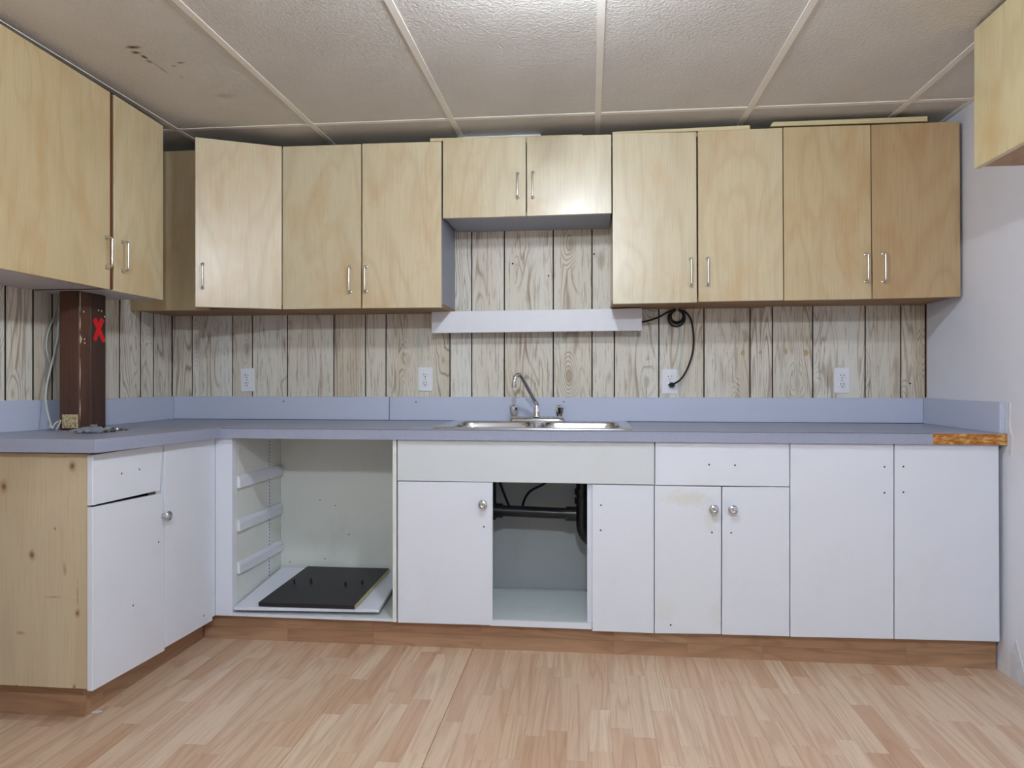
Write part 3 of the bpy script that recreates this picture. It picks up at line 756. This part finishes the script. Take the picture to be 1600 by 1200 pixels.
# drawer-and-doors cabinet
x0, x1 = X_(1023), X_(1234)
c = empty('base_cabinet', ((x0 + x1) / 2, -.35, BT0), 'white base cabinet with one drawer above two knobbed doors', 'cabinet', 'base cabinets')
base_box(c, x0, x1)
d = door(bquad([(1024, 698), (1233.5, 698.5), (1233.5, 760.3), (1024, 758)]), (0, BT, 0), 'white', c, 'drawer_front', top=CB - .0015)
hole(PY(1108, 726, BF), d); hole(PY(1148.5, 727, BF), d)
d = door(bquad([(1023, 759), (1127, 760.8), (1126.5, 991), (1023, 989.5)]), (0, BT, 0), 'white_stained', c)
knob(PY(1114, 794.5, BF), d); hole(PY(1112.5, 832, BF), d); hole(PY(1048, 976.5, BF), d)
d = door(bquad([(1128.7, 761), (1233.5, 761.5), (1233.5, 994.5), (1128, 991.5)]), (0, BT, 0), 'white', c)
knob(PY(1143.5, 795, BF), d); hole(PY(1142.5, 832.5, BF), d)
# double-door cabinet
x0, x1 = X_(1234.5), XR - .012
c = empty('base_cabinet', ((x0 + x1) / 2, -.35, BT0), 'white base cabinet with two full-height doors against the right wall', 'cabinet', 'base cabinets')
base_box(c, x0, x1)
d = door(bquad([(1235, 697.5), (1396.3, 698.5), (1396.3, 998.5), (1235, 995)]), (0, BT, 0), 'white', c, top=CB - .0015)
hole(PY(1382, 729.5, BF), d); hole(PY(1382, 770, BF), d)
d = door(bquad([(1398, 698.5), (1560.5, 698.5), (1562, 1002.5), (1398, 998.7)]), (0, BT, 0), 'white', c, top=CB - .0015)
hole(PY(1411.5, 729, BF), d); hole(PY(1411.5, 769, BF), d)

# ------------------------------------------------------------------ left base cabinet
FX = -1.512; EY = -1.349
lc = empty('base_cabinet', (-1.78, -1.0, BT0), 'left base cabinet with pine end panel, sagging drawer front and white doors', 'cabinet', 'base cabinets')
def fq(px):
    q = [PX(x, y, FX) for x, y in px]
    for p in q: p.z = min(p.z, CB - .0015 + rise * max(0, (CF - p.y) / (CF - LE)))   # stay below the tilted slab
    return q
yA, yM, yI = PX(141, 900, FX).y, PX(256.3, 900, FX).y, PX(333, 900, FX).y
zb0 = PX(145, 1080, FX).z
MB().box((XL + .004, EY, .118), (FX - BT - .001, EY + .018, CB + .008)).build('end_panel', 'pine', lc, bevel=.001)
part(lc.children[-1], 'knotty pine plywood end panel')
MB().box((XL + .004, EY + .0185, .118), (XL + .014, -.64, CB - .004)).build('back_panel', 'interior', lc)
MB().box((XL + .0145, EY + .0185, .118), (FX - BT - .002, -.64, .134)).build('bottom_panel', 'interior', lc)
MB().box((FX - BT - .03, EY + .0185, CB - .04), (FX - BT - .001, -.64, CB - .004)).build('front_rail', 'interior', lc)
MB().box((FX - BT - .03, yM - .02, .1345), (FX - BT - .001, yM + .02, CB - .0405)).build('stile', 'interior', lc)
d = door(fq([(144.5, 711), (255, 692.5), (250, 766), (144.5, 790)]), (-BT, 0, 0), 'white', lc, 'drawer_front')
hole(PX(190, 740, FX), d, (1, 0, 0)); hole(PX(218, 733.5, FX), d, (1, 0, 0))
d = door(fq([(144.5, 793), (256, 770.5), (257.3, 1016.5), (144.5, 1080)]), (-BT, 0, 0), 'white', lc)
knob(PX(254, 806, FX), d, (1, 0, 0)); hole(PX(248, 847, FX), d, (1, 0, 0)); hole(PX(208, 946, FX), d, (1, 0, 0))
d = door(fq([(257.2, 692), (333, 684.5), (332, 969.5), (258.3, 1012)]), (-BT, 0, 0), 'white', lc)
hole(PX(319, 962, FX), d, (1, 0, 0))

# ------------------------------------------------------------------ dark post with red X, wires, hardware
pc = PZ(124, 672, CT + .006)
PXR, PYF = pc.x, pc.y
pxl = PY(92, 600, PYF).x; pyb = PX(167, 600, PXR).y; ym = PX(142.5, 600, PXR).y
zt = PX(172, 452.5, LX).z + .003
po = empty('wooden_post', ((pxl + PXR) / 2, (PYF + pyb) / 2, CT), 'dark brown timber post on the left counter with a red painted X', 'post')
zc = lambda y: CT + rise * max(0, (CF - y) / (CF - LE)) + .0005
zp = max(zc(PYF), zc(pyb))
MB().box((pxl, PYF, zp), (PXR, ym - .0015, zt)).build('timber', 'dark_post', po, bevel=.004, color=(1.15, 1.05, 1))
MB().box((pxl, ym + .0015, zp), (PXR - .003, pyb, zt)).build('timber', 'dark_post', po, bevel=.004, color=(.9, .85, .85))
def stroke(a, b, wd):
    A, B = PX(*a, PXR - .0028), PX(*b, PXR - .0028); d = (B - A).normalized(); n = Vector((0, d.z, -d.y)) * wd
    return [A + n, B + n * .8, B - n * .8, A - n]
m = MB(); m.prism(stroke((147.5, 498), (162.5, 534), .012), (.0006, 0, 0)); m.prism([p + Vector((.0003, 0, 0)) for p in stroke((160, 498), (147.5, 531.5), .012)], (.0006, 0, 0))
part(m.build('red_mark', 'red_paint', po), 'red painted letter X')
sp = PY(110.5, 658.5, PYF)
MB().box((PY(98, 658, PYF).x, PYF - .004, zp + .008), (PY(122.5, 658, PYF).x, PYF - .0003, PY(110, 647.5, PYF).z)).build('worn_patch', 'spotted', po, bevel=.001)
for px, py, w_, h_ in ((124.8, 530, .011, .018), (124.4, 468, .0035, .05), (124.4, 505, .0035, .03), (124.2, 585, .003, .06), (124.2, 640, .003, .04)):
    c = PX(px, py, PXR); k = w_
    MB().prism([Vector((PXR + .0002, PYF + .003, c.z + h_)), Vector((PXR + .0002, PYF + .003 + k, c.z + h_ * .1)), Vector((PXR + .0002, PYF + .003 + k * .6, c.z - h_ * .5)), Vector((PXR + .0002, PYF + .003, c.z - h_)), Vector((PXR + .0002, PYF + .001, c.z - h_ * .2))], (.0006, 0, 0)).build('chip', 'cream_chip', po)
for px, py in ((131, 487), (132, 530), (132.5, 536), (154, 485), (159, 486), (163.5, 495), (163, 533)):
    c = PX(px, py, PXR if px < 142 else PXR - .003); MB().lathe([(.004, 0), (.003, .0006)], c, (1, 0, 0), 6).build('chip', 'cream_chip', po)

wx = XL + .03
wr1 = empty('loose_cable', PX(80, 668, wx), 'thin grey-white cable hanging behind the dark post', 'cable')
MB().tube(bez([PX(x, y, X) for x, y, X in ((92, 470, wx - .01), (90.5, 523, wx), (87, 540, wx), (84, 556, wx + .01), (78, 580, wx + .01), (72.5, 605, wx + .01), (72, 630, wx + .02), (77, 655, wx + .05), (81.5, 670, wx + .07))], 5), .0034, 8).build('strand', 'cable', wr1, smooth=True)
MB().tube(bez([PX(x, y, wx - .012) for x, y in ((92, 460), (84, 495), (75, 520), (72.5, 542), (76, 560), (79, 570))], 5), .0028, 8).build('strand', 'cable', wr1, smooth=True)
for pts in (((81.5, 670), (86, 662), (91, 658)), ((81.5, 670), (78, 668), (76.5, 665)), ((88, 671), (93, 662), (95, 656))):
    MB().tube(bez([PX(x, y, wx + .07) for x, y in pts], 4), .0026, 8).build('wire_end', 'cable', wr1, smooth=True)

rr = random.Random(5)
def csurf(px, py):
    z = CT
    for _ in range(6):
        p = PZ(px, py, z); z = CT + rise * min(1, max(0, (CF - p.y) / (CF - LE)))
    return PZ(px, py, z)
# clear bag
c = csurf(143, 676); m = MB(); grid = []
N = 9
for i in range(N):
    row = []
    for j in range(N):
        u, v = i / (N - 1) - .5, j / (N - 1) - .5
        hgt = .0025 + .012 * max(0, 1 - (u * u + v * v) * 4) + rr.uniform(0, .011)
        row.append(m.bm.verts.new(c + Vector((u * .10 + rr.uniform(-.004, .004), v * .12 + rr.uniform(-.004, .004), hgt))))
    grid.append(row)
for i in range(N - 1):
    for j in range(N - 1): m.bm.faces.new((grid[i][j], grid[i + 1][j], grid[i + 1][j + 1], grid[i][j + 1]))
bg = m.build('plastic_bag', 'plastic_bag'); so = bg.modifiers.new('thick', 'SOLIDIFY'); so.thickness = .0008
tag(bg, 'small crumpled clear plastic bag on the left counter by the post', 'bag')
def screw(px, py, ang, L, mat, tilt=0, h=0):
    c = csurf(px, py) + Vector((0, 0, .004 + h)); d = Vector((math.cos(ang), math.sin(ang), tilt)).normalized()
    ob = MB().lathe([(.0008, -L), (.0028, -L + .004), (.0032, -.004), (.0062, -.0012), (.0064, 0), (.003, .0015)], c, d, 8).build('loose_screw', mat, smooth=True)
    return ob
for (px, py, ang, L, mat, h) in ((149, 674, 3.3, .045, 'screw', .006), (153, 676, .1, .04, 'screw', .002), (158, 675.5, 2.9, .045, 'screw', .004), (151, 671, .5, .03, 'screw', .012), (163, 674, 1.2, .02, 'dark_screw', 0), (166, 676, 2.2, .022, 'dark_screw', 0), (170, 672, .3, .018, 'screw', .003), (174, 675, 4.1, .02, 'dark_screw', 0), (177, 673.5, 1.9, .02, 'dark_screw', .003), (180, 675, .6, .02, 'dark_screw', 0), (183, 673, 5.2, .018, 'screw', 0), (187, 673, 2.6, .018, 'dark_screw', 0), (191, 673, .9, .018, 'dark_screw', 0), (195, 672.5, 3.6, .014, 'dark_screw', 0)):
    tag(screw(px, py, ang, L, mat, 0, h), 'bright loose screw in the hardware pile beside the post' if mat == 'screw' else 'dark loose screw in the hardware pile beside the post', 'screw', 'bright loose screws' if mat == 'screw' else 'dark loose screws')
# scrap of paper on the floor by the left toe kick
c = PZ(150, 1113, 0); m = MB()
m.prism([c + Vector((-.02, -.006, .0008)), c + Vector((.012, -.008, .0008)), c + Vector((.022, .004, .004)), c + Vector((-.005, .009, .001))], (0, 0, .0008))
tag(m.build('paper_scrap', 'paper'), 'tiny white scrap on the floor beside the left toe kick', 'scrap')
